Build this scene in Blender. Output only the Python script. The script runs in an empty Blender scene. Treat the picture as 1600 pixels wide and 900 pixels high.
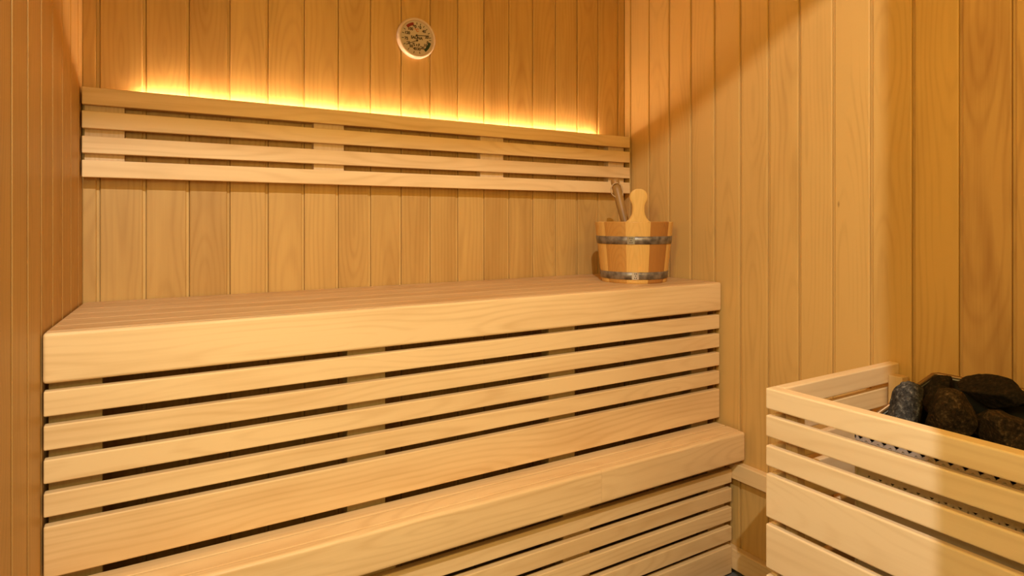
import bpy, bmesh, math, random
from mathutils import Vector, Matrix, noise

random.seed(7)
S = bpy.context.scene
COL = S.collection
PI = math.pi

# ------------------------------------------------------------------ helpers
def link(o, parent=None):
    COL.objects.link(o)
    if parent is not None:
        o.parent = parent
    return o

def tag(o, label=None, cat=None, group=None, kind=None):
    if label: o['label'] = label
    if cat: o['category'] = cat
    if group: o['group'] = group
    if kind: o['kind'] = kind
    return o

def empty(name, loc, label, cat, group=None, rz=0.0):
    o = bpy.data.objects.new(name, None)
    o.empty_display_size = 0.1
    o.location = loc
    o.rotation_euler = (0, 0, rz)
    link(o)
    return tag(o, label, cat, group)

class MB:
    """collects shapes with a solid-wood coordinate attribute"""
    def __init__(self):
        self.bm = bmesh.new()
        self.wp = self.bm.verts.layers.float_vector.new('wp')
        self.tn = self.bm.verts.layers.float.new('tone')

    def _stamp(self, verts, fn, tone):
        for v in verts:
            v[self.wp] = fn(v.co)
            v[self.tn] = tone

    def board(self, lo, hi, axis='x', bevel=0.003, seg=2, tone=None, M=None, off=None, joint=None):
        # joint: x of an end left square where it butts against the next board
        """a sawn board between two corners, grain along axis"""
        lo = Vector(lo); hi = Vector(hi)
        c = (lo + hi) / 2; s = hi - lo
        r = bmesh.ops.create_cube(self.bm, size=1.0)
        vs = r['verts']
        for v in vs:
            v.co = Vector((v.co.x * s.x + c.x, v.co.y * s.y + c.y, v.co.z * s.z + c.z))
        b = min(bevel, 0.45 * min(s))
        if b > 0:
            es = [e for e in {e for v in vs for e in v.link_edges} if joint is None or not all(abs(q.co.x - joint) < 1e-6 for q in e.verts)]
            r = bmesh.ops.bevel(self.bm, geom=es, offset=b, segments=seg, profile=0.5, affect='EDGES')
            seen = set(r['verts'])
            stack = list(seen)
            while stack:
                v = stack.pop()
                for e in v.link_edges:
                    w = e.other_vert(v)
                    if w not in seen:
                        seen.add(w); stack.append(w)
            vs = list(seen)
        ai = 'xyz'.index(axis)
        oth = [i for i in range(3) if i != ai]
        if s[oth[0]] < s[oth[1]]: oth.reverse()          # oth[0] = wide way
        if off is None:
            off = (random.uniform(0, 40), random.uniform(-0.05, 0.05), random.uniform(0.012, 0.06) * random.choice((-1, 1)))
        if tone is None: tone = random.random()
        def fn(co):
            d = co - c
            return Vector((d[ai] + off[0], d[oth[0]] + off[1], d[oth[1]] + off[2]))
        self._stamp(vs, fn, tone)
        if M is not None:
            for v in vs: v.co = M @ v.co
        return vs

    def prism(self, pts, y0, y1, tone=0.5, bevel=0.0):
        """polygon in x,z pushed from y0 to y1"""
        a = [self.bm.verts.new((x, y0, z)) for x, z in pts]
        b = [self.bm.verts.new((x, y1, z)) for x, z in pts]
        n = len(pts)
        self.bm.faces.new(a); self.bm.faces.new(list(reversed(b)))
        for i in range(n):
            self.bm.faces.new((a[i], b[i], b[(i + 1) % n], a[(i + 1) % n]))
        self._stamp(a + b, lambda co: Vector((co.z + 3.1, co.x, co.y + .04)), tone)
        return a + b

    def tube(self, path, radii, n=12, tone=0.5, caps=True, axis_off=(0, 0.0, 0.03)):
        rings = []
        up = Vector((0.123, 0.91, 0.2)).normalized()
        L = 0
        for i, p in enumerate(path):
            p = Vector(p)
            t = (Vector(path[min(i + 1, len(path) - 1)]) - Vector(path[max(i - 1, 0)]))
            t.normalize()
            x = t.cross(up).normalized(); y = t.cross(x).normalized()
            r = radii[i] if hasattr(radii, '__len__') else radii
            if i: L += (p - Vector(path[i - 1])).length
            ring = []
            for k in range(n):
                a = 2 * PI * k / n
                v = self.bm.verts.new(p + x * math.cos(a) * r + y * math.sin(a) * r)
                v[self.wp] = Vector((L + axis_off[0], math.cos(a) * r + axis_off[1], math.sin(a) * r + axis_off[2]))
                v[self.tn] = tone
                ring.append(v)
            rings.append(ring)
        for a, b in zip(rings, rings[1:]):
            for k in range(n):
                self.bm.faces.new((a[k], a[(k + 1) % n], b[(k + 1) % n], b[k]))
        if caps:
            self.bm.faces.new(list(reversed(rings[0]))); self.bm.faces.new(rings[-1])

    def build(self, name, mat, parent=None, loc=None, smooth=False):
        me = bpy.data.meshes.new(name)
        bmesh.ops.recalc_face_normals(self.bm, faces=self.bm.faces)
        self.bm.to_mesh(me); self.bm.free()
        if smooth:
            for p in me.polygons: p.use_smooth = True
        me.materials.append(mat)
        o = bpy.data.objects.new(name, me)
        if loc is not None: o.location = loc
        return link(o, parent)

# ------------------------------------------------------------------ materials
def new_mat(name):
    m = bpy.data.materials.new(name)
    m.use_nodes = True
    nt = m.node_tree
    for n in list(nt.nodes): nt.nodes.remove(n)
    out = nt.nodes.new('ShaderNodeOutputMaterial')
    bs = nt.nodes.new('ShaderNodeBsdfPrincipled')
    nt.links.new(bs.outputs[0], out.inputs[0])
    return m, nt, bs

def plain(name, col, rough=0.5, metal=0.0, spec=0.5):
    m, nt, bs = new_mat(name)
    bs.inputs['Base Color'].default_value = (*col, 1)
    bs.inputs['Roughness'].default_value = rough
    bs.inputs['Metallic'].default_value = metal
    bs.inputs['Specular IOR Level'].default_value = spec
    return m

def wood(name, light, dark, ring=0.3, streak=0.35, blotch=0.35, tonev=0.5, rough=0.5, period=0.010, gain=1.0):
    m, nt, bs = new_mat(name)
    N = nt.nodes.new; L = nt.links.new
    def math_(op, a, b=None, c=None):
        n = N('ShaderNodeMath'); n.operation = op
        for i, v in enumerate((a, b, c)):
            if v is None: continue
            if isinstance(v, (int, float)): n.inputs[i].default_value = v
            else: L(v, n.inputs[i])
        return n.outputs[0]
    at = N('ShaderNodeAttribute'); at.attribute_name = 'wp'
    tn = N('ShaderNodeAttribute'); tn.attribute_name = 'tone'
    sep = N('ShaderNodeSeparateXYZ'); L(at.outputs['Vector'], sep.inputs[0])
    a, w, t = sep.outputs
    def nz(sa, sw, st, detail=2.0, scale=1.0, rough_=0.5, sh=0.0):
        cb = N('ShaderNodeCombineXYZ')
        L(math_('MULTIPLY_ADD', a, sa, sh), cb.inputs[0]); L(math_('MULTIPLY', w, sw), cb.inputs[1]); L(math_('MULTIPLY', t, st), cb.inputs[2])
        n = N('ShaderNodeTexNoise'); n.inputs['Scale'].default_value = scale
        n.inputs['Detail'].default_value = detail; n.inputs['Roughness'].default_value = rough_
        L(cb.outputs[0], n.inputs['Vector'])
        return n.outputs['Fac']
    slow = nz(1.1, 0.6, 0.6, 1.0)
    wav = nz(2.6, 9, 9, 2.0, sh=7.0)
    h = math_('MULTIPLY_ADD', slow, 0.26, -0.13)
    t2 = math_('ADD', t, h)
    r = math_('SQRT', math_('ADD', math_('MULTIPLY', w, w), math_('MULTIPLY', t2, t2)))
    r = math_('MULTIPLY_ADD', wav, 0.024, r)
    sn = math_('SINE', math_('MULTIPLY', r, 2 * PI / period))
    rg = math_('POWER', math_('MULTIPLY_ADD', sn, 0.5, 0.5), 2.5)
    amp = nz(1.7, 12, 12, 1.0, sh=21.0)
    rg = math_('MULTIPLY', rg, math_('MULTIPLY', amp, 1.5))
    st = nz(5.0, 230, 230, 3.0, rough_=0.6)
    bl = nz(2.3, 16, 16, 3.0, sh=3.3)
    f = math_('MULTIPLY', rg, ring)
    f = math_('ADD', f, math_('MULTIPLY', math_('SUBTRACT', st, 0.42), streak))
    f = math_('ADD', f, math_('MULTIPLY', math_('SUBTRACT', bl, 0.45), blotch * 1.6))
    f = math_('ADD', f, math_('MULTIPLY', math_('SUBTRACT', tn.outputs['Fac'], 0.4), tonev))
    cl = N('ShaderNodeClamp'); L(f, cl.inputs[0])
    mix = N('ShaderNodeMix'); mix.data_type = 'RGBA'
    L(cl.outputs[0], mix.inputs[0])
    mix.inputs[6].default_value = (*light, 1); mix.inputs[7].default_value = (*dark, 1)
    # sparse pin knots
    cb = N('ShaderNodeCombineXYZ'); L(math_('MULTIPLY', a, 2.2), cb.inputs[0]); L(math_('MULTIPLY', w, 6.0), cb.inputs[1]); L(math_('MULTIPLY', t, 2.0), cb.inputs[2])
    vo = N('ShaderNodeTexVoronoi'); vo.inputs['Scale'].default_value = 1.0; L(cb.outputs[0], vo.inputs['Vector'])
    kn = N('ShaderNodeMapRange'); L(vo.outputs['Distance'], kn.inputs[0])
    kn.inputs[1].default_value = 0.010; kn.inputs[2].default_value = 0.030; kn.inputs[3].default_value = 0.7; kn.inputs[4].default_value = 0.0
    mk = N('ShaderNodeMix'); mk.data_type = 'RGBA'; L(kn.outputs[0], mk.inputs[0]); L(mix.outputs[2], mk.inputs[6])
    mk.inputs[7].default_value = (dark[0] * .35, dark[1] * .3, dark[2] * .25, 1)
    L(mk.outputs[2], bs.inputs['Base Color'])
    bs.inputs['Roughness'].default_value = rough
    bs.inputs['Specular IOR Level'].default_value = 0.35
    bu = N('ShaderNodeBump'); bu.inputs['Strength'].default_value = 0.12; bu.inputs['Distance'].default_value = 0.0008
    L(st, bu.inputs['Height']); L(bu.outputs[0], bs.inputs['Normal'])
    return m

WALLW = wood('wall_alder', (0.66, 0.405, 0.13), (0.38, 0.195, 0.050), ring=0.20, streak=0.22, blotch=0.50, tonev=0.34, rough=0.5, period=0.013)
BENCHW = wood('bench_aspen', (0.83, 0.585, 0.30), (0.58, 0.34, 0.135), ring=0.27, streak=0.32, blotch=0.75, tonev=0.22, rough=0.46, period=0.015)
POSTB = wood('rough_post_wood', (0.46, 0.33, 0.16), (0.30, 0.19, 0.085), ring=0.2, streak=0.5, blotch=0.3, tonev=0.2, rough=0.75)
GUARDW = wood('guard_aspen', (0.92, 0.70, 0.43), (0.70, 0.46, 0.22), ring=0.26, streak=0.22, blotch=0.55, tonev=0.15, rough=0.45, period=0.014)
POSTW = wood('post_aspen', (0.72, 0.50, 0.27), (0.48, 0.29, 0.13), ring=0.2, streak=0.5, blotch=0.3, tonev=0.25, rough=0.6)
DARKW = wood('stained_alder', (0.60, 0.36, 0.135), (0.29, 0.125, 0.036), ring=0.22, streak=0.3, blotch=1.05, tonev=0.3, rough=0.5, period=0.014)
PINEL = wood('bucket_pine', (0.74, 0.44, 0.125), (0.54, 0.27, 0.06), ring=0.28, streak=0.35, blotch=0.2, tonev=0.2, rough=0.42, period=0.007)
PINED = wood('bucket_heartwood', (0.44, 0.19, 0.042), (0.27, 0.10, 0.022), ring=0.3, streak=0.35, blotch=0.3, tonev=0.3, rough=0.42, period=0.006)
LADLEW = wood('ladle_wood', (0.36, 0.195, 0.055), (0.17, 0.075, 0.02), ring=0.4, streak=0.5, blotch=0.5, tonev=0.3, rough=0.45, period=0.006)

def galvanised():
    m, nt, bs = new_mat('galvanised_steel')
    N = nt.nodes.new; L = nt.links.new
    tc = N('ShaderNodeTexCoord'); n = N('ShaderNodeTexNoise'); n.inputs['Scale'].default_value = 38; n.inputs['Detail'].default_value = 5
    L(tc.outputs['Object'], n.inputs['Vector'])
    cr = N('ShaderNodeValToRGB'); L(n.outputs['Fac'], cr.inputs[0])
    cr.color_ramp.elements[0].position = .35; cr.color_ramp.elements[0].color = (.12, .10, .08, 1)
    cr.color_ramp.elements[1].position = .68; cr.color_ramp.elements[1].color = (.36, .31, .25, 1)
    L(cr.outputs[0], bs.inputs['Base Color'])
    bs.inputs['Metallic'].default_value = .55
    r = N('ShaderNodeMapRange'); L(n.outputs['Fac'], r.inputs[0]); r.inputs[3].default_value = .28; r.inputs[4].default_value = .55
    L(r.outputs[0], bs.inputs['Roughness'])
    return m
GALV = galvanised()

def stone_mat(name, c0, c1, c2, scale=120):
    m, nt, bs = new_mat(name)
    N = nt.nodes.new; L = nt.links.new
    tc = N('ShaderNodeTexCoord')
    n = N('ShaderNodeTexNoise'); n.inputs['Scale'].default_value = scale; n.inputs['Detail'].default_value = 8; n.inputs['Roughness'].default_value = .72
    L(tc.outputs['Object'], n.inputs['Vector'])
    n2 = N('ShaderNodeTexNoise'); n2.inputs['Scale'].default_value = 13; n2.inputs['Detail'].default_value = 3
    L(tc.outputs['Object'], n2.inputs['Vector'])
    cr = N('ShaderNodeValToRGB'); L(n.outputs['Fac'], cr.inputs[0])
    e = cr.color_ramp.elements
    e[0].position = .36; e[0].color = (*c0, 1); e[1].position = .72; e[1].color = (*c2, 1)
    k = e.new(.54); k.color = (*c1, 1)
    mx = N('ShaderNodeMix'); mx.data_type = 'RGBA'; mx.blend_type = 'MULTIPLY'; mx.inputs[0].default_value = .6
    cr2 = N('ShaderNodeValToRGB'); L(n2.outputs['Fac'], cr2.inputs[0])
    cr2.color_ramp.elements[0].position = .35; cr2.color_ramp.elements[0].color = (.35, .28, .22, 1)
    cr2.color_ramp.elements[1].position = .65
    L(cr.outputs[0], mx.inputs[6]); L(cr2.outputs[0], mx.inputs[7]); L(mx.outputs[2], bs.inputs['Base Color'])
    bs.inputs['Roughness'].default_value = .85; bs.inputs['Specular IOR Level'].default_value = .25
    bu = N('ShaderNodeBump'); bu.inputs['Strength'].default_value = .8; bu.inputs['Distance'].default_value = .003
    L(n.outputs['Fac'], bu.inputs['Height']); L(bu.outputs[0], bs.inputs['Normal'])
    return m
STONE = stone_mat('brown_stone', (.010, .007, .004), (.060, .036, .019), (.24, .155, .09))
STONEB = stone_mat('blue_grey_stone', (.012, .012, .014), (.075, .07, .07), (.36, .34, .31))
STONED = stone_mat('dark_stone', (.005, .004, .003), (.022, .014, .009), (.08, .05, .03))  # darker mix for the stones behind the front row

def steel():
    m, nt, bs = new_mat('brushed_steel')
    N = nt.nodes.new; L = nt.links.new
    tc = N('ShaderNodeTexCoord'); mp = N('ShaderNodeMapping'); mp.inputs['Scale'].default_value = (3, 3, 160)
    L(tc.outputs['Object'], mp.inputs[0]); n = N('ShaderNodeTexNoise'); n.inputs['Scale'].default_value = 2
    L(mp.outputs[0], n.inputs['Vector'])
    r = N('ShaderNodeMapRange'); L(n.outputs['Fac'], r.inputs[0]); r.inputs[3].default_value = .3; r.inputs[4].default_value = .5
    L(r.outputs[0], bs.inputs['Roughness'])
    bs.inputs['Base Color'].default_value = (.70, .65, .56, 1); bs.inputs['Metallic'].default_value = .35
    return m
STEEL = steel()
BLACKM = plain('black_enamel', (.02, .017, .014), .6)
CORD = plain('hemp_cord', (.50, .34, .18), .85)
BEZEL = plain('cream_plastic', (.66, .48, .35), .4)
DIAL = plain('dial_paper', (.52, .40, .29), .6)
INK = plain('dial_ink', (.045, .025, .015), .6)
REDINK = plain('dial_red', (.22, .012, .008), .6)
ORANGEINK = plain('dial_orange', (.48, .13, .05), .6)
GREENINK = plain('dial_green', (.008, .03, .016), .6)
PLASTER = plain('lobby_plaster', (.78, .74, .68), .8)
LEDOFF = plain('lamp_housing', (.75, .75, .73), .4)

def tile():
    m, nt, bs = new_mat('grey_floor_tile')
    N = nt.nodes.new; L = nt.links.new
    tc = N('ShaderNodeTexCoord'); b = N('ShaderNodeTexBrick'); b.offset = 0
    b.inputs['Scale'].default_value = 1; b.inputs['Brick Width'].default_value = .3; b.inputs['Row Height'].default_value = .3
    b.inputs['Mortar Size'].default_value = .003
    b.inputs['Color1'].default_value = (.16, .15, .135, 1); b.inputs['Color2'].default_value = (.19, .175, .16, 1); b.inputs['Mortar'].default_value = (.07, .065, .06, 1)
    L(tc.outputs['Object'], b.inputs['Vector']); L(b.outputs['Color'], bs.inputs['Base Color'])
    bs.inputs['Roughness'].default_value = .45
    return m
TILE = tile()

def emit(name, col, strength):
    m, nt, bs = new_mat(name)
    bs.inputs['Base Color'].default_value = (.9, .85, .7, 1)
    bs.inputs['Emission Color'].default_value = (*col, 1)
    bs.inputs['Emission Strength'].default_value = strength
    return m
LEDM = emit('warm_led', (1.0, 0.76, 0.50), 100.0)

# ------------------------------------------------------------------ the room
W = 2.0; HC = 2.62; YF = -2.016
SPL = Vector((-0.0364, -0.5478)).normalized()     # direction of the slightly splayed left wall
def left_x(y): return SPL.x / SPL.y * y
GR = 0.0090       # width of the recess between two boards
GD = 0.006        # its depth

def structure(o): o['kind'] = 'structure'; return o

# back wall: vertical boards along x
def wall_boards(edges, z0, z1, M, tones=(0.0, 1.0), side=1):
    """edges: list of groove centre positions along local x; face at local y=0, wall body behind (local +y)"""
    mb = MB()
    for i, (a, b) in enumerate(zip(edges, edges[1:])):
        mb.board((a + GR / 2, 0, z0), (b - GR / 2, 0.016, z1), 'z', bevel=0.0028, seg=2, M=M, tone=random.uniform(*tones))
    for a in edges[1:-1]:      # the tongue of each board, leaving a fine slit beside the next board
        if side > 0: mb.board((a - 0.03, GD, z0), (a + GR / 2 - 0.0013, 0.0155, z1), 'z', bevel=0, M=M)
        else: mb.board((a - GR / 2 + 0.0013, GD, z0), (a + 0.03, 0.0155, z1), 'z', bevel=0, M=M)
    mb.board((edges[0], 0.0175, z0), (edges[-1], 0.06, z1), 'z', bevel=0, M=M)
    return mb

g = [-0.005] + [0.0368 + 0.1132 * k for k in range(18)] + [2.005]
structure(wall_boards(g, 0, HC, Matrix.Identity(4), (0.95, 1.95)).build('wall_back', WALLW))  # same timber on every wall; tone range shifted per wall to imitate its light

# right wall: local x runs along -y, body towards +x.  local (x,y) -> world (2+y, -x)
MR = Matrix(((0, 1, 0, W), (-1, 0, 0, 0), (0, 0, 1, 0), (0, 0, 0, 1)))
g = [-GR / 2] + [0.040 + 0.1168 * k for k in range(18)]
n_light = [x for x in g if x < 1.10]
e1 = g[:11] ; e2 = g[10:]
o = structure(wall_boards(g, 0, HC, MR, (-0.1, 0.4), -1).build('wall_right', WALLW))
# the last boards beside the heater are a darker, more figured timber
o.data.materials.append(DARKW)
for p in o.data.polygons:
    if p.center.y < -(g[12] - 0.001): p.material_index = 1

# left wall: local x along the splay, body to the left
ang = math.atan2(SPL.y, SPL.x)
ML = Matrix(((SPL.x, SPL.y, 0, 0), (SPL.y, -SPL.x, 0, 0), (0, 0, 1, 0), (0, 0, 0, 1)))
g = [-GR / 2] + [0.074 + 0.1162 * k for k in range(17)] + [2.03]
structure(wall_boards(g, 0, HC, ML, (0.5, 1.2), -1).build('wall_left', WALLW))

# front wall with the doorway (jamb at x = 0.74); the camera looks in through it
mb = MB()
x = 0.745
mb.board((0.739, YF - 0.07, 0), (0.80, YF, HC), 'z', bevel=0.002)
ed = [0.80 + 0.1162 * k for k in range(11)] + [2.0]
for a, b in zip(ed, ed[1:]):
    mb.board((a + GR / 2, YF - 0.016, 0), (b - GR / 2, YF, HC), 'z', bevel=0.0028)
mb.board((0.80, YF - 0.07, 0), (2.07, YF - 0.017, HC), 'z', bevel=0)
structure(mb.build('wall_front', WALLW))
mb = MB()
mb.board((left_x(YF) - .06, YF - 0.07, 2.588), (0.738, YF, HC), 'x', bevel=0.002)
structure(mb.build('trim_2', BENCHW))

mb = MB()
for k in range(21):
    mb.board((-0.2 + k * 0.108, YF, HC), (-0.2 + k * 0.108 + .1, 0.0, HC + .03), 'y', bevel=.002)
mb.board((-0.2, YF - .07, HC + .03), (2.07, 0.06, HC + .06), 'x', bevel=0)
structure(mb.build('ceiling', WALLW))

# floors and lobby
mb = MB(); mb.board((-1.6, -4.3, -0.1), (3.0, 0.06, 0.0), 'x', bevel=0)
structure(mb.build('floor', TILE))
LZ = 3.0
def slab(name, lo, hi, mat):
    mb = MB(); mb.board(lo, hi, 'z', bevel=0); return structure(mb.build(name, mat))
slab('wall_lobby_left', (-1.6, -4.3, 0), (-1.5, -2.09, LZ), PLASTER)
slab('wall_lobby_right', (2.9, -4.2, 0), (3.0, -2.09, LZ), PLASTER)
slab('wall_lobby_back', (-1.5, -4.3, 0), (3.0, -4.2, LZ), PLASTER)
slab('wall_lobby_front_left', (-1.5, -2.12, 0), (left_x(-2.12) - 0.02, -2.09, LZ), PLASTER)
slab('wall_lobby_front_right', (0.80, -2.12, 0), (2.9, -2.09, LZ), PLASTER)
slab('wall_lobby_front_top', (left_x(-2.12) - 0.02, -2.12, 2.62), (0.80, -2.09, LZ), PLASTER)
slab('ceiling_lobby', (-1.6, -4.3, LZ), (3.0, -2.09, LZ + 0.08), PLASTER)

# rail and baseboard on the right wall
mb = MB(); mb.board((W - 0.03, -2.01, 0.348), (W, -0.585, 0.406), 'y', bevel=.003)
structure(mb.build('trim_1', BENCHW))
mb = MB(); mb.board((W - 0.03, -2.01, 0.022), (W, -0.56, 0.095), 'y', bevel=.003)
structure(mb.build('baseboard_right', BENCHW))

# ------------------------------------------------------------------ backrest with the light strip
YB = -0.0536
R = empty('backrest', (1.0, 0, 1.40), 'slatted wooden backrest on the back wall, light strip glowing behind its top slat', 'backrest')
def part(mb, name, mat, root, smooth=False):
    o = mb.build(name, mat, root, smooth=smooth)
    o.data.transform(Matrix.Translation(-Vector(root.location)) if root.rotation_euler.z == 0 else root.matrix_basis.inverted())
    return o
for i, (a, b) in enumerate([(1.5994, 1.6474), (1.5342, 1.582), (1.4653, 1.5126), (1.399, 1.4464)]):
    mb = MB(); mb.board((0.0015 , YB, a), (1.985, YB + 0.021, b), 'x', bevel=.0022)
    part(mb, 'slat', BENCHW, R)
for a, b in [(0.006, 0.101), (0.629, 0.729), (1.251, 1.353), (1.880, 1.968)]:
    mb = MB(); mb.board((a, YB + 0.0212, 1.402), (b, -0.0001, 1.634), 'z', bevel=.0015)
    part(mb, 'batten', POSTW, R)
for a, b in ((0.1015, 0.6285), (0.7295, 1.2505), (1.3535, 1.8795)):
    mb = MB(); mb.board((a, YB + 0.0212, 1.6005), (b, -0.0012, 1.634), 'x', bevel=.001); part(mb, 'ledge', POSTW, R)
mb = MB(); mb.board((0.137, -0.0150, 1.6342), (1.832, -0.0055, 1.6390), 'x', bevel=0)
o = part(mb, 'light_strip', LEDM, R); o['label'] = 'glowing warm light strip'

# ------------------------------------------------------------------ upper bench
def splay(mb, clear=0.004):
    """trim the left ends along the splayed wall"""
    y0 = min(v.co.y for v in mb.bm.verts)
    for v in mb.bm.verts:
        if v.co.x < 0.5: v.co.x += left_x(v.co.y) - left_x(y0)
    return mb
Y1 = -0.5478; Z1 = 1.0495
R = empty('sauna_bench', (1.0, -0.27, 0), 'upper wooden sauna bench with the bucket on it and a slatted front', 'bench')
def lx(y): return left_x(y) + 0.004
mb = MB(); mb.board((lx(Y1), Y1, 0.9457), (1.990, Y1 + 0.030, Z1), 'x', bevel=.007, seg=4, tone=.12, off=(3.4, .03, .03))
part(mb, 'front_board', BENCHW, R)
yy = Y1 + 0.0306
for (a, b) in [(-0.5172, -0.4450), (-0.4420, -0.3500), (-0.3465, -0.2520), (-0.2485, -0.1520), (-0.1490, -0.0540), (-0.0515, -0.0040)]:
    mb = MB(); mb.board((lx(a) + .001, a, Z1 - 0.028), (1.992, b, Z1 - 0.0003), 'x', bevel=.0016, tone=random.uniform(2.0, 2.8)); splay(mb)  # darker tone stands in for the weaker light on the seat tops
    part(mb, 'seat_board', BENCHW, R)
SL = [(0.8785, 0.930), (0.8093, 0.8598), (0.7415, 0.7899), (0.673, 0.7214), (0.5481, 0.6539)]
for i, (a, b) in enumerate(SL):
    mb = MB(); mb.board((lx(Y1) + .001, Y1 + 0.0035, a), (1.9845, Y1 + 0.0255, b), 'x', bevel=.003, seg=3)
    o = part(mb, 'slat', BENCHW, R)
    if i == 4: o['label'] = 'wide lowest slat'
for a, b in [(-0.026, 0.068), (0.600, 0.703), (1.236, 1.338), (1.868, 1.955)]:
    mb = MB(); mb.board((a, Y1 + 0.0345, 0.01), (b, Y1 + 0.078, Z1 - 0.029), 'z', bevel=.0015)
    part(mb, 'support_post', POSTB, R)

# ------------------------------------------------------------------ lower bench
Y2 = -0.6584; Z2 = 0.5263
R = empty('sauna_bench', (1.0, -0.6, 0), 'lower wooden step bench projecting in front of the upper bench, with its own slatted front', 'bench')
for x0, x1, tn, of in ((lx(Y2), 1.3288, .55, (9.2, -.02, .045)), (1.3294, 1.9845, .45, (17.0, .015, .03))):
    mb = MB(); mb.board((x0, Y2, 0.4248), (x1, Y2 + 0.030, Z2), 'x', bevel=.008, seg=4, tone=tn, off=of, joint=x1 if x0 < .5 else x0)
    part(mb, 'front_board', BENCHW, R)
for (a, b) in [(Y2 + .0306, -0.5760), (-0.5700, -0.5250)]:
    mb = MB(); mb.board((lx(a) + .001, a, Z2 - 0.026), (1.985, b, Z2 - .0003), 'x', bevel=.0016)
    part(mb, 'seat_board', BENCHW, R)
Y3 = -0.6128
for i, (a, b) in enumerate([(0.3345, 0.3835), (0.2665, 0.3150), (0.1970, 0.2460), (0.1255, 0.1765), (0.008, 0.1065)]):
    mb = MB(); mb.board((lx(Y3), Y3, a), (1.9685, Y3 + 0.022, b), 'x', bevel=.003, seg=3)
    o = part(mb, 'slat', BENCHW, R)
    if i == 4: o['label'] = 'wide lowest slat'
for a, b in [(-0.028, 0.068), (0.600, 0.703), (1.236, 1.338), (1.868, 1.955)]:
    mb = MB(); mb.board((a, Y3 + 0.0222, 0.0005), (b, Y3 + 0.068, Z2 - 0.027), 'z', bevel=.0015)
    part(mb, 'support_post', POSTB, R)

# ------------------------------------------------------------------ heater guard
XF = 1.4411; YG = -1.1438
R = empty('heater_guard', (1.72, -1.55, 0), 'pale slatted wooden guard fence around the stone heater in the corner', 'fence')
RA = [(0.822, 0.8725), (0.7547, 0.8067), (0.6836, 0.7334), (0.5588, 0.6644), (0.4355, 0.5424), (0.3130, 0.4180), (0.1900, 0.2960), (0.0670, 0.1730)]
for i, (a, b) in enumerate(RA):
    mb = MB(); mb.board((XF, -2.008, a), (XF + (0.036 if i == 0 else 0.018), YG, b), 'y', bevel=.004, seg=3, tone=.05 + .1 * (i % 3), off=(5.3 * i + 1, .02, .035 + .01 * i))
    o = part(mb, 'front_rail', GUARDW, R)
    mb = MB(); mb.board((XF + (0.0365 if i == 0 else 0.0185), YG - (0.028 if i == 0 else 0.018), a), (1.998 if b > .43 or b < .34 else 1.968, YG, b), 'x', bevel=.0035, seg=3)
    if a < 0.1: pass
    part(mb, 'side_rail', GUARDW, R)
for (x0, x1, y0, y1, z1) in [(XF + 0.0367, XF + 0.068, YG - 0.060, YG - 0.0287, 0.861), (1.938, 1.971, YG - 0.066, YG - 0.0287, 0.846), (XF + 0.0367, XF + 0.068, -2.006, -1.970, 0.861)]:
    mb = MB(); mb.board((x0, y0, 0.001), (x1, y1, z1), 'z', bevel=.002)
    part(mb, 'post', POSTW, R)

# ------------------------------------------------------------------ heater
HX0, HX1, HY0, HY1 = 1.56, 1.93, -1.93, -1.295
R = empty('sauna_heater', (1.74, -1.6, 0), 'metal sauna heater with a perforated front panel standing inside the slatted guard', 'heater')
ZF_, ZB_ = 0.792, 0.874
# casing: side sheets with a sloping top edge, back sheet
for nm, y0, y1 in (('side_panel', HY1 - .003, HY1), ('side_panel', HY0, HY0 + .003)):
    mb = MB(); mb.prism([(HX0, .12), (HX1, .12), (HX1, ZB_), (HX1 - .02, ZB_), (HX0, ZF_)], y0, y1)
    part(mb, nm, STEEL, R)
mb = MB(); mb.board((HX1 - .003, HY0 + .003, .12), (HX1, HY1 - .003, ZB_), 'y', bevel=0); part(mb, 'back_panel', STEEL, R)
# folded copper brown rim over the side and back edges
RIM = plain('heat_tinted_steel', (.30, .17, .075), .4, .5)
mb = MB()
mb.tube([(HX0 + .03, HY1 - .0015, ZF_ + .0085), (HX1 - .012, HY1 - .0015, ZB_ + .0015), (HX1 - .0015, HY1 - .012, ZB_ + .003), (HX1 - .0015, HY0 + .01, ZB_ + .003)], .005, 8)
part(mb, 'rim', RIM, R, True)
# perforated front sheet: square cells with round holes
mb = MB(); bm = mb.bm
def holed_sheet(mb, x, ys, zs, holes, r):
    for i in range(len(ys) - 1):
        for j in range(len(zs) - 1):
            y0, y1, z0, z1 = ys[i], ys[i + 1], zs[j], zs[j + 1]
            if (i, j) in holes:
                cy, cz = (y0 + y1) / 2, (z0 + z1) / 2
                n = 16; inn = []; out = []
                for k in range(n):
                    a = 2 * PI * (k + .5) / n - PI / 4 * 0
                    c, s = math.cos(a), math.sin(a)
                    inn.append(mb.bm.verts.new((x, cy + r * c, cz + r * s)))
                    m = max(abs(c), abs(s))
                    out.append(mb.bm.verts.new((x, cy + (y1 - y0) / 2 * c / m, cz + (z1 - z0) / 2 * s / m)))
                for k in range(n):
                    mb.bm.faces.new((inn[k], inn[(k + 1) % n], out[(k + 1) % n], out[k]))
            else:
                mb.bm.faces.new([mb.bm.verts.new((x, yy, zz)) for yy, zz in ((y0, z0), (y1, z0), (y1, z1), (y0, z1))])
P = 0.0265
ny = int((HY1 - HY0) / P)
ys = [HY1 - P * k for k in range(ny)] + [HY0]
zs = [0.7725, 0.792]
holes = {(i, 0) for i in range(0, ny - 1)}
holed_sheet(mb, HX0, ys, zs, holes, .0052)
mb.board((HX0 - .0006, HY0, .7705), (HX0 + .009, HY1, .7722), 'y', bevel=0)
o = part(mb, 'perforated_lip', STEEL, R)
mb = MB()
zs = [0.12, 0.6405, 0.667, 0.6935, 0.767]
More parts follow.
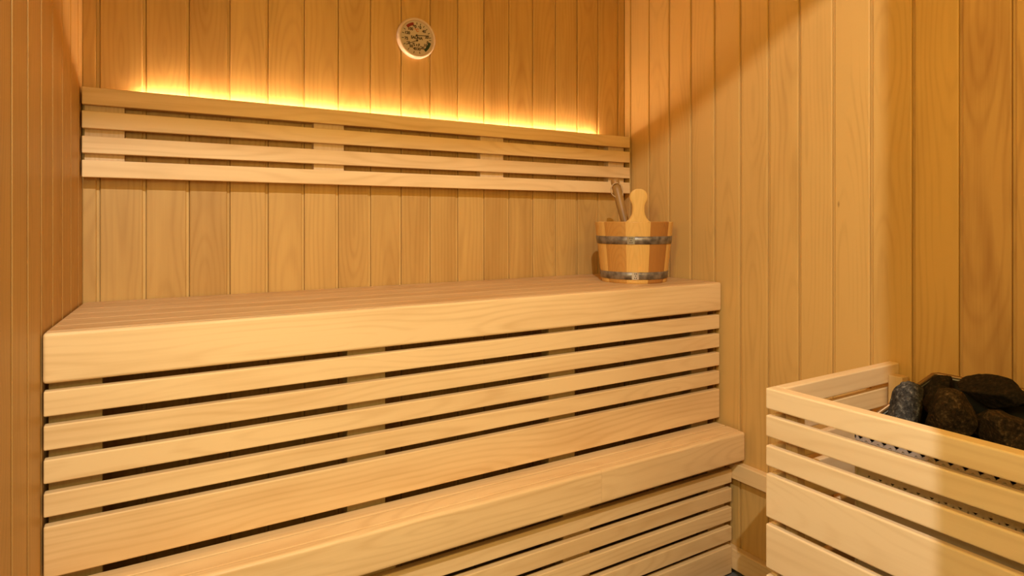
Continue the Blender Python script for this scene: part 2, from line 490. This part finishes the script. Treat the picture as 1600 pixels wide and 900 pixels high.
holes = {(i, j) for i in range(1, ny - 1) for j in (1, 2)}
holed_sheet(mb, HX0 + .009, ys, zs, holes, .0062)
part(mb, 'front_panel', STEEL, R)
# stone basket inside the casing, all black to keep the inside dark
g_ = .006
mb = MB()
mb.board((HX0 + .012, HY0 + g_, .70), (HX1 - g_, HY1 - g_, .71), 'y', bevel=0)
mb.prism([(HX0 + .012, .7101), (HX1 - g_, .7101), (HX1 - g_, ZB_ - .004), (HX0 + .012, ZF_ - .004)], HY1 - g_ - .002, HY1 - g_)
mb.prism([(HX0 + .012, .7101), (HX1 - g_, .7101), (HX1 - g_, ZB_ - .004), (HX0 + .012, ZF_ - .004)], HY0 + g_, HY0 + g_ + .002)
mb.board((HX1 - g_ - .002, HY0 + g_, .7101), (HX1 - g_, HY1 - g_, ZB_ - .004), 'y', bevel=0)
mb.board((HX0 + .010, HY0 + g_, .7101), (HX0 + .012, HY1 - g_, ZF_ - .004), 'y', bevel=0)
part(mb, 'stone_basket', BLACKM, R)
for k in range(3):
    y = -1.40 - .2 * k
    for dz in (0,):
        mb = MB(); mb.tube([(HX0 + .02, y, .66), (HX1 - .03, y, .66), (HX1 - .03, y, .30), (HX0 + .02, y, .30)], .006, 8)
        part(mb, 'heating_element', BLACKM, R, True)
for (x0, y0) in ((HX0, HY0), (HX0, HY1 - .03), (HX1 - .03, HY0), (HX1 - .03, HY1 - .03)):
    mb = MB(); mb.board((x0, y0, 0), (x0 + .03, y0 + .03, .12), 'z', bevel=.002); part(mb, 'leg', BLACKM, R)

# ------------------------------------------------------------------ stones
def stone(pos, size, rot, seed, mat, label, group='dark stones heaped on the heater', cuts=7):
    rnd = random.Random(seed)
    bm = bmesh.new()
    bmesh.ops.create_icosphere(bm, subdivisions=5, radius=1.0)
    planes = []
    for _ in range(cuts + 4):
        n = Vector((rnd.gauss(0, 1), rnd.gauss(0, 1), rnd.gauss(0, 1))).normalized()
        planes.append((n, rnd.uniform(.52, .84)))
    sv = Vector((seed * 3.7, seed * 1.3, seed * 9.1))
    for v in bm.verts:
        d = v.co.normalized()
        r = 1.0
        for n, h in planes:
            c = d.dot(n)
            if c > 0: r = min(r, h / c)
        r *= 1.13
        r *= 1 + .05 * noise.noise(d * 2.2 + sv) + .030 * noise.noise(d * 6 + sv) + .014 * noise.noise(d * 15 + sv)
        v.co = d * r
    M = Matrix.Diagonal((size[0] / 2, size[1] / 2, size[2] / 2, 1))
    bmesh.ops.transform(bm, matrix=M, verts=bm.verts)
    me = bpy.data.meshes.new('heater_stone'); bm.to_mesh(me); bm.free()
    for p in me.polygons: p.use_smooth = True
    me.materials.append(mat)
    o = bpy.data.objects.new('heater_stone', me)
    o.location = pos; o.rotation_euler = rot
    link(o); tag(o, label, 'stone', group)
    return o

STONES = [
 ((1.648, -1.362, .836), (.085, .084, .135), (0.1, .25, .2), 1, STONEB, 'blue-grey speckled stone at the left front end of the heap, lighter than the others'),
 ((1.664, -1.440, .842), (.096, .098, .118), (.15, .1, .3), 2, STONE, 'large rounded brown stone next to the blue-grey speckled one'),
 ((1.846, -1.345, .846), (.080, .070, .098), (.1, .5, .3), 3, STONED, 'narrow upright dark stone leaning against the back left corner of the rim'),
 ((1.852, -1.458, .872), (.096, .150, .080), (.06, .1, -.05), 4, STONED, 'long blocky dark stone lying along the back of the heap'),
 ((1.692, -1.537, .834), (.094, .086, .108), (.1, .1, .9), 5, STONE, 'brown angular stone in the middle of the front row of the heap'),
 ((1.842, -1.572, .872), (.096, .070, .120), (.3, .1, .2), 6, STONED, 'dark stone rising at the back near the right frame edge'),
 ((1.752, -1.600, .848), (.085, .088, .105), (.2, .4, .2), 7, STONED, 'dark stone just in front of the one rising at the right frame edge'),
 ((1.636, -1.600, .806), (.085, .105, .105), (.0, .1, .3), 8, STONE, 'brown stone lowest at the front right, half hidden by the guard rail'),
 ((1.780, -1.378, .838), (.070, .066, .085), (.3, .1, .7), 9, STONED, 'small dark stone wedged between the long block and the upright stone'),
 ((1.765, -1.480, .808), (.080, .090, .095), (.3, .1, .7), 10, STONED, 'dark stone sunk in the black gap in front of the long block'),
 ((1.738, -1.702, .828), (.080, .072, .100), (.3, .1, .7), 11, STONED, 'dark stone at the right frame edge behind the lowest brown one'),
 ((1.636, -1.715, .800), (.088, .090, .105), (.3, .6, .7), 12, STONE, 'brown stone cut by the right frame edge just behind the guard rail'),
 ((1.840, -1.680, .850), (.100, .105, .100), (.1, .6, .2), 13, STONED, 'dark stone against the back rim past the right frame edge'),
]
for a in STONES: stone(*a)

# ------------------------------------------------------------------ bucket
BC = Vector((1.760, -0.325, Z1))
RB, RT, HB = 0.1225, 0.147, 0.226
TH = 0.014
view = math.atan2(-2.115 - BC.y, 0.133 - BC.x)        # angle towards the door
R = empty('water_bucket', BC, 'round wooden stave bucket with two dark metal hoops standing on the upper bench', 'bucket')
def rad(z): return RB + (RT - RB) * z / HB
step = 2 * PI / 10
PHI0 = view + math.radians(-11.5)
def stave(i):
    a0 = PHI0 + i * step; a1 = a0 + step
    mb = MB(); bm = mb.bm
    handle = (i == 0)
    n = 6; rows = 10
    z0 = 0.0
    g = 0.0012
    zz = [0, .004] + [HB * k / rows for k in range(1, rows)] + [HB - .003, HB]
    def P_(a, r, z): return Vector((r * math.cos(a), r * math.sin(a), z))
    grid_o = []; grid_i = []
    for z in zz:
        r = rad(z); ins = .0015 if z in (0, HB) else 0
        ro = []; ri = []
        for k in range(n + 1):
            a = a0 + (a1 - a0) * k / n
            edge = .0010 if k in (0, n) else 0
            ro.append(bm.verts.new(P_(a, r - ins - edge, z)))
            ri.append(bm.verts.new(P_(a, r - TH + ins, z)))
        grid_o.append(ro); grid_i.append(ri)
    m = len(zz)
    for j in range(m - 1):
        for k in range(n):
            bm.faces.new((grid_o[j][k], grid_o[j][k + 1], grid_o[j + 1][k + 1], grid_o[j + 1][k]))
            bm.faces.new((grid_i[j][k], grid_i[j + 1][k], grid_i[j + 1][k + 1], grid_i[j][k + 1]))
        bm.faces.new((grid_o[j][0], grid_o[j + 1][0], grid_i[j + 1][0], grid_i[j][0]))
        bm.faces.new((grid_o[j][n], grid_i[j][n], grid_i[j + 1][n], grid_o[j + 1][n]))
    for k in range(n):
        bm.faces.new((grid_o[0][k], grid_i[0][k], grid_i[0][k + 1], grid_o[0][k + 1]))
        bm.faces.new((grid_o[-1][k], grid_o[-1][k + 1], grid_i[-1][k + 1], grid_i[-1][k]))
    am = (a0 + a1) / 2
    offw = random.uniform(-.02, .02); offa = random.uniform(0, 30); offt = random.uniform(.02, .05)
    tone = random.random()
    for v in bm.verts:
        rr = math.hypot(v.co.x, v.co.y); aa = math.atan2(v.co.y, v.co.x)
        d = (aa - am + PI) % (2 * PI) - PI
        v[mb.wp] = Vector((v.co.z + offa, rr * d + offw, rr - .13 + offt)); v[mb.tn] = tone
    return mb, am
tones = {9: PINEL, 0: PINEL, 1: PINED, 2: PINEL, 3: PINED, 4: PINEL, 5: PINED, 6: PINEL, 7: PINED, 8: PINEL}
# seen from the door, left to right: light (8), mid (9), handle (0), dark (1), light (2)
PINEM = wood('bucket_mid_pine', (0.56, 0.28, 0.065), (0.38, 0.155, 0.035), ring=0.28, streak=0.35, blotch=0.3, tonev=0.2, rough=0.42, period=0.007)
tones[9] = PINEM; tones[8] = PINEL
handle_am = None
for i in range(10):
    mb, am = stave(i)
    o = mb.build('handle_stave' if i == 0 else 'stave', tones[i], R)
    if i == 0:
        handle_am = am; o['label'] = 'pale stave rising into a rounded handle knob'; hs = o
    elif tones[i] in (PINED,): o['label'] = 'darker reddish stave'
# the grip above the handle stave
pts = []
def prof(h):      # half width of the grip at height h above the rim
    K = [(-.004, .0455), (.000, .0435), (.006, .036), (.014, .0290), (.024, .0245), (.036, .0220), (.050, .0212), (.060, .0222), (.070, .0270), (.080, .0312), (.090, .0322), (.100, .0300), (.108, .0250), (.114, .0180), (.117, .010), (.1180, .0)]
    for (a, b), (c, d) in zip(K, K[1:]):
        if a <= h <= c: return b + (d - b) * (h - a) / (c - a)
    return 0
hh = [-.004, .0, .003, .006, .010, .014, .019, .024, .030, .036, .043, .050, .055, .060, .065, .070, .075, .080, .085, .090, .095, .100, .104, .108, .111, .114, .1158, .117]
mb = MB(); bm = mb.bm
slope = (RT - RB) / HB
hx = Vector((-math.sin(handle_am), math.cos(handle_am), 0)); hn = Vector((math.cos(handle_am), math.sin(handle_am), 0))
rows = []
for h in hh:
    w = prof(h); z = HB + h
    ro = rad(HB) + slope * h - .0004
    sec = []
    for (fx, fr) in ((-1, -.0030), (-.93, 0), (-.5, 0), (0, 0), (.5, 0), (.93, 0), (1, -.0030), (1, -TH + .003), (.93, -TH), (0, -TH), (-.93, -TH), (-1, -TH + .003)):
        x = fx * w
        rr = math.sqrt(max(ro * ro - x * x, 0)) if h < .02 else ro - x * x / (2 * ro) * max(0, 1 - (h - .02) / .05)
        v = bm.verts.new(hn * (rr + fr) + hx * x + Vector((0, 0, z)))
        v[mb.wp] = Vector((z + 4.4, x + .004, fr + .03)); v[mb.tn] = .25
        sec.append(v)
    rows.append(sec)
for a, b in zip(rows, rows[1:]):
    for k in range(len(a)):
        bm.faces.new((a[k], a[(k + 1) % len(a)], b[(k + 1) % len(a)], b[k]))
bm.faces.new(rows[-1]); bm.faces.new(list(reversed(rows[0])))
o = mb.build('grip', PINEL, hs); o['label'] = 'rounded grip knob on a narrow neck'
for p in o.data.polygons: p.use_smooth = True
# bottom board
mb = MB(); mb.tube([(0, 0, .012), (0, 0, .026)], [rad(.01) - TH + .001] * 2, 40); mb.build('bottom', PINEM, R)
# hoops
def hoop(z0, z1, clasp, dark_at=None):
    mb = MB(); bm = mb.bm; n = 96
    rings = []
    for (dr, z) in ((0.0003, z0), (.0020, z0 + .0006), (.0020, z1 - .0006), (.0003, z1)):
        rings.append([bm.verts.new(((rad(z) + dr) * math.cos(2 * PI * k / n), (rad(z) + dr) * math.sin(2 * PI * k / n), z)) for k in range(n)])
    for a, b in zip(rings, rings[1:]):
        for k in range(n): bm.faces.new((a[k], a[(k + 1) % n], b[(k + 1) % n], b[k]))
    o = mb.build('hoop', GALV, R, smooth=True)
    # overlapping end plate with punched dots
    a0 = view + math.radians(clasp - 4.0); a1 = view + math.radians(clasp + 7)
    mb = MB(); bm = mb.bm; rows = []
    m = 5
    for z in (z0 + .0005, z1 - .0005):
        rows.append([bm.verts.new(((rad(z) + .0033) * math.cos(a0 + (a1 - a0) * k / m), (rad(z) + .0033) * math.sin(a0 + (a1 - a0) * k / m), z)) for k in range(m + 1)])
        rows.append([bm.verts.new(((rad(z) + .0018) * math.cos(a0 + (a1 - a0) * k / m), (rad(z) + .0018) * math.sin(a0 + (a1 - a0) * k / m), z)) for k in range(m + 1)])
    A, Ai, B, Bi = rows
    for k in range(m):
        bm.faces.new((A[k], A[k + 1], B[k + 1], B[k])); bm.faces.new((A[k], Ai[k], Ai[k + 1], A[k + 1])); bm.faces.new((B[k], B[k + 1], Bi[k + 1], Bi[k]))
    bm.faces.new((A[0], B[0], Bi[0], Ai[0])); bm.faces.new((A[m], Ai[m], Bi[m], B[m]))
    mb.build('clasp', CLASP, o)
    zc = (z0 + z1) / 2
    for (da, dz) in ((-1.2, .008), (1.6, .008), (0.2, 0), (-1.2, -.008), (1.6, -.008)):
        aa = view + math.radians(clasp + 1.5 + da)
        p = Vector((math.cos(aa), math.sin(aa), 0)); r = rad(zc + dz) + .0031
        mb = MB(); mb.tube([p * r + Vector((0, 0, zc + dz)), p * (r + .0009) + Vector((0, 0, zc + dz))], [.0021, .0016], 10)
        mb.build('rivet', BLACKM, o)
CLASP = plain('bright_zinc', (.62, .58, .52), .28, .85)
hoop(0.1435, 0.1725, -5.5)
hoop(0.0145, 0.0420, 1.2)
# short dark stave seam stain
# ------------------------------------------------------------------ ladle standing in the bucket
side = Vector((-math.sin(view), math.cos(view), 0))     # which way is sideways, seen from the door
if side.x < 0 : pass
Rl = empty('ladle', BC + Vector((0, 0, .03)), 'brown wooden ladle standing in the bucket with a cord loop at its handle end', 'ladle')
toR = Vector((math.cos(-0.5436), math.sin(-0.5436), 0)); toB = Vector((math.sin(.5436), math.cos(.5436), 0))
top = toR * (-.067) + toB * (.045) + Vector((0, 0, .363)); bot = toR * (-.004) + toB * (-.045) + Vector((0, 0, .045))
def along(t): return bot + (top - bot) * t
mb = MB()
mb.tube([along(t) for t in (0, .3, .6, .72, .80, .86, .905, .915, .925, .935, .97, .99, 1.0)],
        [.010, .0135, .0165, .0175, .0182, .0180, .0172, .0140, .0140, .0165, .0162, .0140, .007], 20)
mb.build('handle', LADLEW, Rl, smooth=True)
mb = MB(); bm = mb.bm
rings = []
cupc = bot + toB * (-.004) + Vector((0, 0, -.002))
for (r, z) in ((.002, -.020), (.014, -.018), (.024, -.010), (.028, 0), (.029, .016), (.026, .016), (.024, 0), (.018, -.010), (.002, -.014)):
    rings.append([bm.verts.new(cupc + Vector((r * math.cos(2 * PI * k / 24), r * math.sin(2 * PI * k / 24), z))) for k in range(24)])
for a, b in zip(rings, rings[1:]):
    for k in range(24): bm.faces.new((a[k], a[(k + 1) % 24], b[(k + 1) % 24], b[k]))
mb.build('bowl', LADLEW, Rl, smooth=True)
c0 = along(.945)
def cp(r, z, b=-.019): return toR * r + toB * b + Vector((0, 0, z))
base = Vector((c0.x, c0.y, 0)); 
path = []
ctrl = [(.006, .346), (-.010, .342), (-.0200, .326), (-.0195, .308), (-.011, .296), (.004, .288), (.016, .283), (.0235, .292), (.0245, .312), (.020, .334), (.010, .345)]
P3 = [base + toR * r + toB * (-.024) + Vector((0, 0, z)) for r, z in ctrl]
def smooth_path(P, closed=False, n=6):
    out = []
    for i in range(len(P) - 1):
        p0, p1, p2, p3 = P[max(i - 1, 0)], P[i], P[i + 1], P[min(i + 2, len(P) - 1)]
        for k in range(n):
            t = k / n
            out.append(.5 * ((2 * p1) + (p2 - p0) * t + (2 * p0 - 5 * p1 + 4 * p2 - p3) * t * t + (3 * p1 - p0 - 3 * p2 + p3) * t ** 3))
    out.append(P[-1]); return out
mb = MB(); mb.tube(smooth_path(P3), .0022, 8)
tail = [base + toR * r + toB * (-.024) + Vector((0, 0, z)) for r, z in [(.014, .286), (.018, .276), (.0185, .262), (.021, .250)]]
mb.tube(smooth_path(tail), .0030, 8)
mb.build('cord_loop', CORD, Rl, smooth=True)

# ------------------------------------------------------------------ thermometer
TC = Vector((0.997, 0, 1.940))
R = empty('sauna_thermometer', TC, 'round cream thermometer and hygrometer dial hanging on the back wall above the backrest', 'thermometer')
def lathe_y(prof_, n=72):
    mb = MB(); bm = mb.bm; rings = []
    for r, y in prof_:
        rings.append([bm.verts.new((r * math.cos(2 * PI * k / n), -y, r * math.sin(2 * PI * k / n))) for k in range(n)])
    for a, b in zip(rings, rings[1:]):
        for k in range(n): bm.faces.new((a[k], a[(k + 1) % n], b[(k + 1) % n], b[k]))
    return mb
RR = .0735
mb = lathe_y([(RR - .004, 0), (RR - .001, .006), (RR, .016), (RR - .0015, .023), (RR - .005, .0265), (RR - .008, .0265), (RR - .0105, .024), (RR - .0115, .0172)])
mb.build('bezel', BEZEL, R, smooth=True)
mb = MB(); mb.tube([(0, -.004, 0), (0, -.0175, 0)], [RR - .006] * 2, 72)
dial = mb.build('dial', DIAL, R)
YD = -.0175
FX, FY = 0.0610 / 280, 0.0610 / 300
def dpt(x, y):
    """a spot of the dial face, from its measured drawing"""
    return ((x - 585) * FX, -((y - 445) - .12 * (x - 585)) * FY)
def stroke(mb, p, q, w, y0=YD - .0001, y1=YD - .0007):
    p = Vector(p); q = Vector(q); d = (q - p).normalized(); n = Vector((-d.y, d.x)) * w / 2
    pts = [p + n, p - n, q - n, q + n]
    mb.prism([(a.x, a.y) for a in pts], y0, y1)
for (x, y) in [(590, 180), (655, 195), (715, 235), (765, 285), (810, 353), (835, 432), (830, 478), (365, 280), (345, 353), (340, 443), (380, 545), (450, 630), (540, 690), (640, 705)]:
    a = Vector(dpt(x, y)); d = a.normalized()
    mb = MB(); stroke(mb, d * .0490, d * .0570, .0024)
    mb.build('scale_mark', INK, dial)
def arc_block(name, p, q, mat):
    a = Vector(dpt(*p)); b = Vector(dpt(*q))
    t0 = math.atan2(a.y, a.x); t1 = math.atan2(b.y, b.x)
    r0, r1 = .0465, .0570
    n = 8; mb = MB()
    pts = [(r1 * math.cos(t0 + (t1 - t0) * k / n), r1 * math.sin(t0 + (t1 - t0) * k / n)) for k in range(n + 1)]
    pts += [(r0 * math.cos(t1 + (t0 - t1) * k / n), r0 * math.sin(t1 + (t0 - t1) * k / n)) for k in range(n + 1)]
    mb.prism(pts, YD - .0001, YD - .0006)
    o = mb.build(name, mat, dial); return o
arc_block('red_zone', (395, 220), (530, 175), REDINK)['label'] = 'dark red zone of the temperature scale'
arc_block('green_zone', (838, 525), (735, 672), GREENINK)['label'] = 'dark green zone of the humidity scale'
dg = bpy.context.evaluated_depsgraph_get
def lettering(items, name, mat):
    bm = bmesh.new()
    for txt, x, y, size, rot in items:
        cu = bpy.data.curves.new('t', 'FONT'); cu.body = txt; cu.size = size; cu.align_x = 'CENTER'; cu.align_y = 'CENTER'; cu.extrude = .0002; cu.offset = .00065
        ob = bpy.data.objects.new('t', cu); COL.objects.link(ob)
        bpy.context.view_layer.update()
        me = bpy.data.meshes.new_from_object(ob.evaluated_get(dg()))
        px, pz = dpt(x, y)
        me.transform(Matrix.Translation((px, YD - .0004, pz)) @ Matrix.Rotation(rot, 4, 'Y') @ Matrix.Rotation(PI / 2, 4, 'X'))
        bm.from_mesh(me)
        bpy.data.objects.remove(ob); bpy.data.curves.remove(cu); bpy.data.meshes.remove(me)
    me = bpy.data.meshes.new(name); bm.to_mesh(me); bm.free(); me.materials.append(mat)
    return link(bpy.data.objects.new(name, me), dial)
Z = .0138
lettering([('120', 422, 355, Z, 0), ('100', 475, 283, Z, 0), ('80', 550, 240, Z, 0), ('60', 637, 255, Z, 0), ('40', 717, 322, Z, 0), ('20', 768, 422, Z, 0),
           ('0', 782, 520, Z, 0), ('10', 742, 572, Z, 0), ('20', 690, 618, Z, 0), ('30', 625, 640, Z, 0), ('40', 556, 634, Z, 0), ('50', 490, 590, Z, 0), ('60', 437, 530, Z, 0), ('75', 405, 455, Z, 0),
           ('SAUNA', 588, 440, .0138, 0), ('% r.F.', 585, 566, .0138, 0)], 'numerals', INK)
lettering([('°C', 585, 305, .0145, 0)], 'unit_mark', ORANGEINK)['label'] = 'small orange temperature unit mark'
for (p, q) in (((585, 397), (806, 400)), ((593, 487), (398, 562))):
    mb = MB(); a = Vector(dpt(*p)); b = Vector(dpt(*q))
    stroke(mb, a - (b - a).normalized() * .004, b, .0021, YD - .002, YD - .0028)
    mb.tube([(a.x, YD, a.y), (a.x, YD - .0036, a.y)], [.0036, .0032], 16)
    mb.build('needle', INK, R)

# ------------------------------------------------------------------ lamps and added fill lights
def lamp(kind, name, loc, energy, col, target=None, **kw):
    d = bpy.data.lights.new(name, kind); d.energy = energy; d.color = col
    for k, v in kw.items(): setattr(d, k, v)
    o = bpy.data.objects.new(name, d); o.location = loc
    if target is not None:
        o.rotation_euler = (Vector(target) - Vector(loc)).to_track_quat('-Z', 'Y').to_euler()
    return link(o)
WARM = (1.0, .80, .55)
LA = (0.004, -2.535, 2.825); LB = (0.45, -2.575, 2.845)
lamp('SPOT', 'lobby_spot', LA, 138, (1, 1, .98), (1.5, -.9, .8), shadow_soft_size=.012, spot_size=math.radians(110), spot_blend=.6)
lamp('SPOT', 'lobby_spot', LB, 15, (1, .97, .92), (.9, -.5, .7), shadow_soft_size=.022, spot_size=math.radians(110), spot_blend=.6)
lamp('AREA', 'lobby_fill', (-0.35, -4.1, 1.35), 26, (1, .66, .18), (0.9, -1.2, .9), shape='RECTANGLE', size=.9, size_y=1.0)  # added soft amber fill through the doorway, no known lamp
lamp('AREA', 'corner_fill', (-0.03, -1.90, 1.62), 10.5, (1, .86, .36), (1.4, -1.2, .7), shape='RECTANGLE', size=.16, size_y=.34)  # invented fill light, brightens the guard and the bench fronts
lamp('AREA', 'front_fill', (1.25, -1.95, 2.1), 6, (1, .64, .12), (1.45, -.4, .7), shape='RECTANGLE', size=.5, size_y=.16)  # added amber fill for the right end of the benches

w = bpy.data.worlds.new('World'); S.world = w; w.use_nodes = True
w.node_tree.nodes['Background'].inputs[0].default_value = (1, .85, .65, 1)
w.node_tree.nodes['Background'].inputs[1].default_value = 0.0

# ------------------------------------------------------------------ camera
cd = bpy.data.cameras.new('camera'); cd.sensor_width = 36; cd.lens = 967.45 / 1600 * 36
cd.shift_y = -(450 - 345.2) / 1600; cd.shift_x = 0; cd.clip_start = .02
co = bpy.data.objects.new('camera', cd); co.location = (0.1331, -2.1151, 1.2783)
co.rotation_euler = (PI / 2, 0, -0.5436)
link(co); S.camera = co
S.view_settings.view_transform = 'Standard'; S.view_settings.look = 'None'
S.view_settings.exposure = 0.08; S.view_settings.gamma = 1.0; S.view_settings.use_curve_mapping = False
